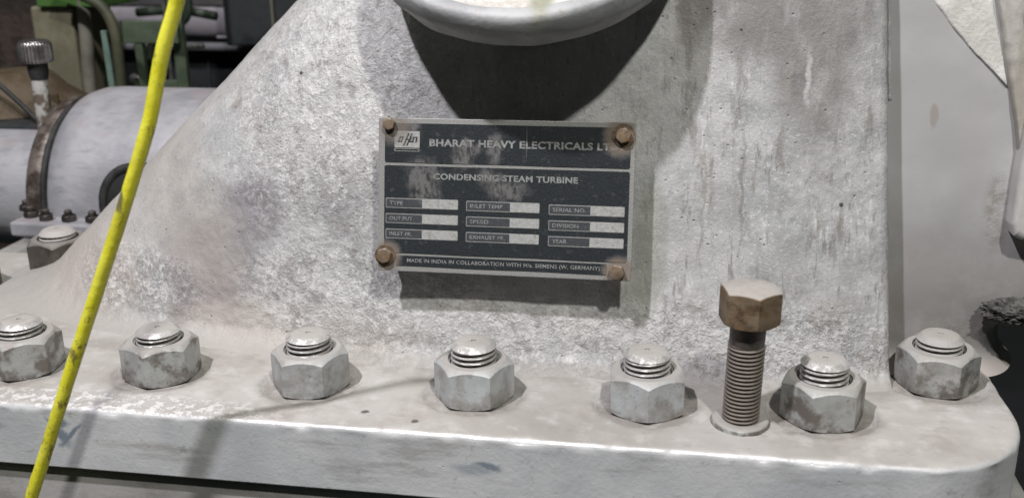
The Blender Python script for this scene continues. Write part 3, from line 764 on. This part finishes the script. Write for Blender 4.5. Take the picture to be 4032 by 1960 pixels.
for i, (x, y) in enumerate([(-.6418, .468), (-.6108, .468), (-.5786, .468), (-.5465, .468), (-.514, .468), (-.6690, .478), (-.693, .505)]):
    o = bpy.data.objects.new('housing_nut', nm_); COL.objects.link(o); o.parent = hs; o.location = (x, y, .0018); o.rotation_euler = (0, 0, i * .8)
    if i == 0: autosmooth(o, 25)
    o2 = bpy.data.objects.new('stud_end', sm_); COL.objects.link(o2); o2.parent = o; o2['kind'] = ''
    del o2['kind']
# arched opening with a dark rolled rim; a black sheet paints its shaded inside
def on_cyl(x, z, out=0.0): return Vector((x, .622 - sqrt((R_ + out) ** 2 - z * z), z))
arch = [(-.568, .004), (-.570, .02), (-.569, .036), (-.562, .051), (-.550, .061), (-.535, .065), (-.50, .066), (-.46, .064)]
link('opening_rim', tube_mesh([on_cyl(x, z, .0005) for x, z in arch], .0055, 12, 6), M_black, hs, smooth=True)
rws = []
for (x, z) in arch[:]:
    rws.append([on_cyl(x + (.50 - .50), max(.003, z * q), .0006) if q < 1 else on_cyl(x, z, .0006) for q in (0, .25, .5, .75, 1)])
link('opening_shade', grid_mesh(rws), mat_simple('opening_shade_black', (.008, .008, .009), (.014, .014, .014), 30, .8), hs, smooth=True)

# ================================================================== POST WITH KNURLED CAP
M_chrome = mat_simple('worn_steel', (.22, .21, .21), (.34, .33, .33), 60, .28, .85, .0005)
M_peel = NT('peeling_white_post'); k = M_peel; pa = k.noise(38, 5, .7)
M_peel = k.out(k.mix(k.ramp(pa, .48, .56), (.42, .42, .40), (.13, .10, .08)), .6, .05, k.bump(pa, .002, .8), .4)
pt = thing('knurled_cap_post', 'shiny knurled round cap on a peeling white post at the upper left', 'filler cap', (-.712, .60, .04))
rows = []; n = 144
for r, z, kn in ((.004, .1665, 0), (.016, .1665, 0), (.0185, .1650, 0), (.0205, .162, 1), (.0208, .158, 1), (.0208, .144, 1), (.0208, .1405, 1), (.0196, .1375, 0), (.013, .137, 0)):
    rows.append([Vector(((r + kn * .0008 * sin(30 * a)) * cos(a), (r + kn * .0008 * sin(30 * a)) * sin(a), z)) for a in [2 * pi * j / n for j in range(n)]])
autosmooth(link('knurled_cap', grid_mesh(rows, True, 'b'), M_chrome, pt), 50)
bpy.data.objects['knurled_cap'].rotation_euler = (0, 0, 0)
for v in bpy.data.objects['knurled_cap'].data.vertices: v.co.z = v.co.z
link('cap_neck', lathe([(.011, .115), (.013, .125), (.013, .138)], 40), M_black, pt, smooth=True)
link('post_tube', tube_mesh([(0, 0, 0), (-.001, 0, .05), (0, 0, .12)], .0105, 24, 6, .12), M_peel, pt, smooth=True)

# ================================================================== DARK HALL BEHIND
def pos(o, **kw): return o
M_bgwall = mat_simple('dark_hall_wall', (.006, .007, .008), (.013, .014, .016), 2, .9)
o = link('back_wall', box_bm(-3.2, 2.4, 2.6, 2.7, -1.6, 2.2), M_bgwall); o['kind'] = 'structure'
o = link('hall_floor', box_bm(-3.2, 2.4, .62, 2.6, -.62, -.60), M_bgwall); o['kind'] = 'structure'

M_beige = mat_simple('stained_beige_paint', (.12, .112, .072), (.185, .172, .118), 9, .75, 0, .002, stretch=(1, 1, .7))
M_beige2 = mat_simple('grey_beige_pipe', (.12, .115, .095), (.165, .158, .13), 16, .7, 0, .001)
M_grn = mat_simple('pale_green_paint', (.045, .065, .040), (.075, .10, .065), 14, .6, 0, .001)
M_grn2 = mat_simple('vivid_green_paint', (.045, .11, .02), (.06, .14, .035), 14, .6, 0, .001)
M_mint = mat_simple('mint_paint', (.10, .16, .135), (.14, .21, .175), 14, .55, 0, .001)
M_olive = mat_simple('olive_hose', (.040, .042, .024), (.07, .07, .042), 14, .6, 0, .001)
M_purple = mat_simple('lilac_grey_pipe', (.25, .235, .26), (.33, .315, .34), 5, .5, .05, .002, stretch=(1, 1, 1))
M_dark = mat_simple('dark_machine_paint', (.012, .014, .016), (.03, .033, .035), 10, .5, 0, .001)
M_rust = mat_simple('rusty_sheet', (.055, .036, .018), (.09, .07, .045), 18, .75, 0, .002, stretch=(1, 1, .4))

pl = thing('beige_column', 'broad stained beige column behind the knurled cap post with a green cap plate', 'column')
link('column_shaft', box_bm(-.915, -.842, .90, 1.02, -.6, .223, .004), M_beige, pl)
link('cap_plate', box_bm(-.895, -.785, .89, 1.02, .2235, .262, .002), M_grn2, pl)
o = link('grey_pipe', tube_mesh([(-.838, .90, -.60), (-.829, .90, .05), (-.822, .90, .18), (-.818, .90, .42)], .0105, 24, 6, .03), M_beige2, smooth=True)
tag(o, 'thin upright grey beige pipe just right of the beige column', 'pipe')

fr_ = thing('green_frame', 'pale green welded steel frame of bars left of the yellow cable', 'frame')
for nm, x0, x1, z0, z1, y in (('top_rail', -.790, -.690, .160, .196, .95), ('upright', -.770, -.756, -.6, .1595, .952), ('upright', -.712, -.692, -.6, .40, .972), ('middle_rail', -.790, -.712, .075, .095, .975)):
    link(nm, box_bm(x0, x1, y, y + .012, z0, z1, .0015), M_grn, fr_)
o = link('olive_hose', tube_mesh([(-.84, .85, .262), (-.79, .85, .245), (-.757, .85, .226), (-.742, .85, .19), (-.741, .85, .13), (-.744, .85, .03), (-.745, .85, -.4)], .0085, 24, 8, .03), M_olive, smooth=True)
tag(o, 'thick dark olive hose bending down in front of the green frame', 'hose')
o = link('mint_strip', box_bm(-.7740, -.7640, .87, .876, -.5, .205, .001), M_mint); o.rotation_euler = (0, radians(-1.2), 0)
tag(o, 'narrow mint green upright strip beside the olive hose', 'strip')

# lilac pipe run
o = link('lilac_pipe', tube_mesh([(-1.05, 1.35, .165), (-.85, 1.35, .165), (-.74, 1.35, .163)], .047, 40, 4, .0), M_purple, smooth=True)
pr = thing('large_pipe', 'large lilac grey horizontal pipe at the top behind the yellow cable', 'pipe'); o.name = 'pipe_run'; o.parent = pr
link('end_band', lx([(0, .001), (.002, .001)]) if False else tube_mesh([(-.742, 1.35, .163), (-.734, 1.35, .163)], .049, 40, 1), M_purple, pr, smooth=True)
link('pale_top_strip', box_bm(-1.05, -.742, 1.29, 1.30, .204, .24, .001), M_beige2, pr)
link('pipe_foot', box_bm(-.775, -.735, 1.29, 1.31, .112, .118, .001), M_purple, pr)
o = link('steel_rail', tube_mesh([(-1.3, 1.22, .121), (-.9, 1.22, .121), (-.3, 1.22, .121)], .0085, 20, 3), mat_simple('grey_rail', (.09, .09, .10), (.13, .13, .14), 20, .5, .1), smooth=True)
tag(o, 'thin grey horizontal rail crossing the dark background below the large pipe', 'rail')
tk = thing('dark_cabinet', 'black machine cabinet in the shade behind the casing slope', 'cabinet')
link('cabinet_body', box_bm(-.700, -.30, 1.15, 1.5, .132, .6, .004), M_dark, tk)
link('cabinet_ridge', box_bm(-.605, -.600, 1.140, 1.1495, .14, .6, .001), M_beige2, tk)
link('bright_tab', box_bm(-.765, -.744, 1.25, 1.258, .134, .138, .001), M_purple, tk)
ms = thing('machine_base', 'dark machine base with faint panel seams under the grey rail', 'machine')
link('base_panel', box_bm(-1.2, -.2, 1.4, 1.45, -.5, .108, .003), M_dark, ms)
for i, x in enumerate((-.86, -.76, -.68)): link('panel_seam', box_bm(x, x + .003, 1.393, 1.3995, -.5, .105 - .03 * i, .0008), mat_simple('seam_grey', (.03, .03, .033), (.045, .045, .05)), ms)

# dark clutter behind the knurled cap, rusty hood and black cable
mc = thing('valve_block', 'dark greenish black valve block with knobs at the far upper left', 'valve block')
b = box_bm(-1.15, -.925, 1.0, 1.12, -.4, .34, .01, 3); link('block_body', b, mat_simple('dirty_brown_black', (.020, .016, .012), (.05, .035, .028), 20, .7, 0, .004), mc)
for i, (x, z, r) in enumerate(((-.925, .215, .022), (-.93, .170, .024), (-.975, .13, .02))):
    me = lathe([(.002, -.03), (r * .8, -.03), (r, -.024), (r, .0), (r * .8, .012), (.002, .012)], 24); 
    kb = link('valve_knob', me, mat_simple('dark_knob', (.02, .024, .018), (.05, .055, .045), 30, .45), mc, smooth=True); kb.location = (x, .98, z); kb.rotation_euler = (pi / 2 + .2, 0, .3 * i)
hd_ = thing('rusty_hood', 'rust streaked ochre conical hood at the left edge under the knurled cap', 'hood', (-.860, .76, 0))
link('hood_shell', lathe([(.112, .088), (.098, .098), (.072, .116), (.054, .136), (.046, .141), (.002, .142)], 60), M_rust, hd_, smooth=True)
link('hood_base', box_bm(-.16, .128, -.13, .12, -.02, .087, .004), M_dark, hd_)
o = link('black_cable', tube_mesh([(-.90, .66, .19), (-.835, .655, .155), (-.80, .65, .13), (-.765, .645, .10), (-.735, .64, .07), (-.70, .66, .0)], .0035, 12, 6), M_black, smooth=True)
tag(o, 'thin black cable sloping down across the rusty hood', 'cable')
o = link('yellow_bracket', box_bm(-.795, -.770, .72, .726, -.02, .115, .002), M_rust); tag(o, 'dull ochre upright bracket between the rusty hood and the peeling white post', 'bracket')

# small dark pipework filling the shade behind the green frame
pw = thing('pipework_cluster', 'tangle of thin dark green and grey pipes with a valve behind the green frame', 'pipework')
M_p1 = mat_simple('dark_green_pipe', (.018, .028, .020), (.045, .06, .045), 20, .5, .1); M_p2 = mat_simple('worn_grey_pipe', (.07, .07, .068), (.16, .16, .15), 30, .45, .2)
for nm, pts, rr, mm in (('cross_pipe', [(-.83, 1.06, .142), (-.78, 1.06, .141), (-.70, 1.06, .143)], .0045, M_p2), ('cross_pipe', [(-.84, 1.10, .196), (-.76, 1.10, .200), (-.69, 1.10, .190)], .008, M_p1),
                        ('riser', [(-.800, 1.05, -.3), (-.800, 1.05, .06), (-.797, 1.05, .13), (-.785, 1.05, .155), (-.76, 1.05, .16)], .006, M_p1),
                        ('riser', [(-.775, 1.07, -.3), (-.772, 1.07, .10), (-.770, 1.07, .24)], .004, M_p2), ('elbow', [(-.73, 1.08, .23), (-.732, 1.08, .20), (-.745, 1.08, .182), (-.77, 1.08, .178)], .007, M_p1),
                        ('riser', [(-.845, 1.0, -.3), (-.842, 1.0, .05), (-.838, 1.0, .26)], .005, M_p1)):
    link(nm, tube_mesh(pts, rr, 14, 6), mm, pw, smooth=True)
vw = link('valve_body', lathe([(.004, -.02), (.012, -.018), (.013, .0), (.009, .006), (.009, .014), (.014, .018), (.014, .022), (.003, .024)], 24), M_p2, pw, smooth=True); vw.location = (-.802, 1.02, .085); vw.rotation_euler = (1.2, .3, 0)
gb = thing('gauge_box', 'small dark junction box low behind the mint strip', 'junction box')
link('box_shell', box_bm(-.818, -.790, 1.02, 1.05, .055, .078, .002), M_p1, gb)
link('box_lid', box_bm(-.815, -.793, 1.0145, 1.0195, .058, .075, .001), M_p2, gb)
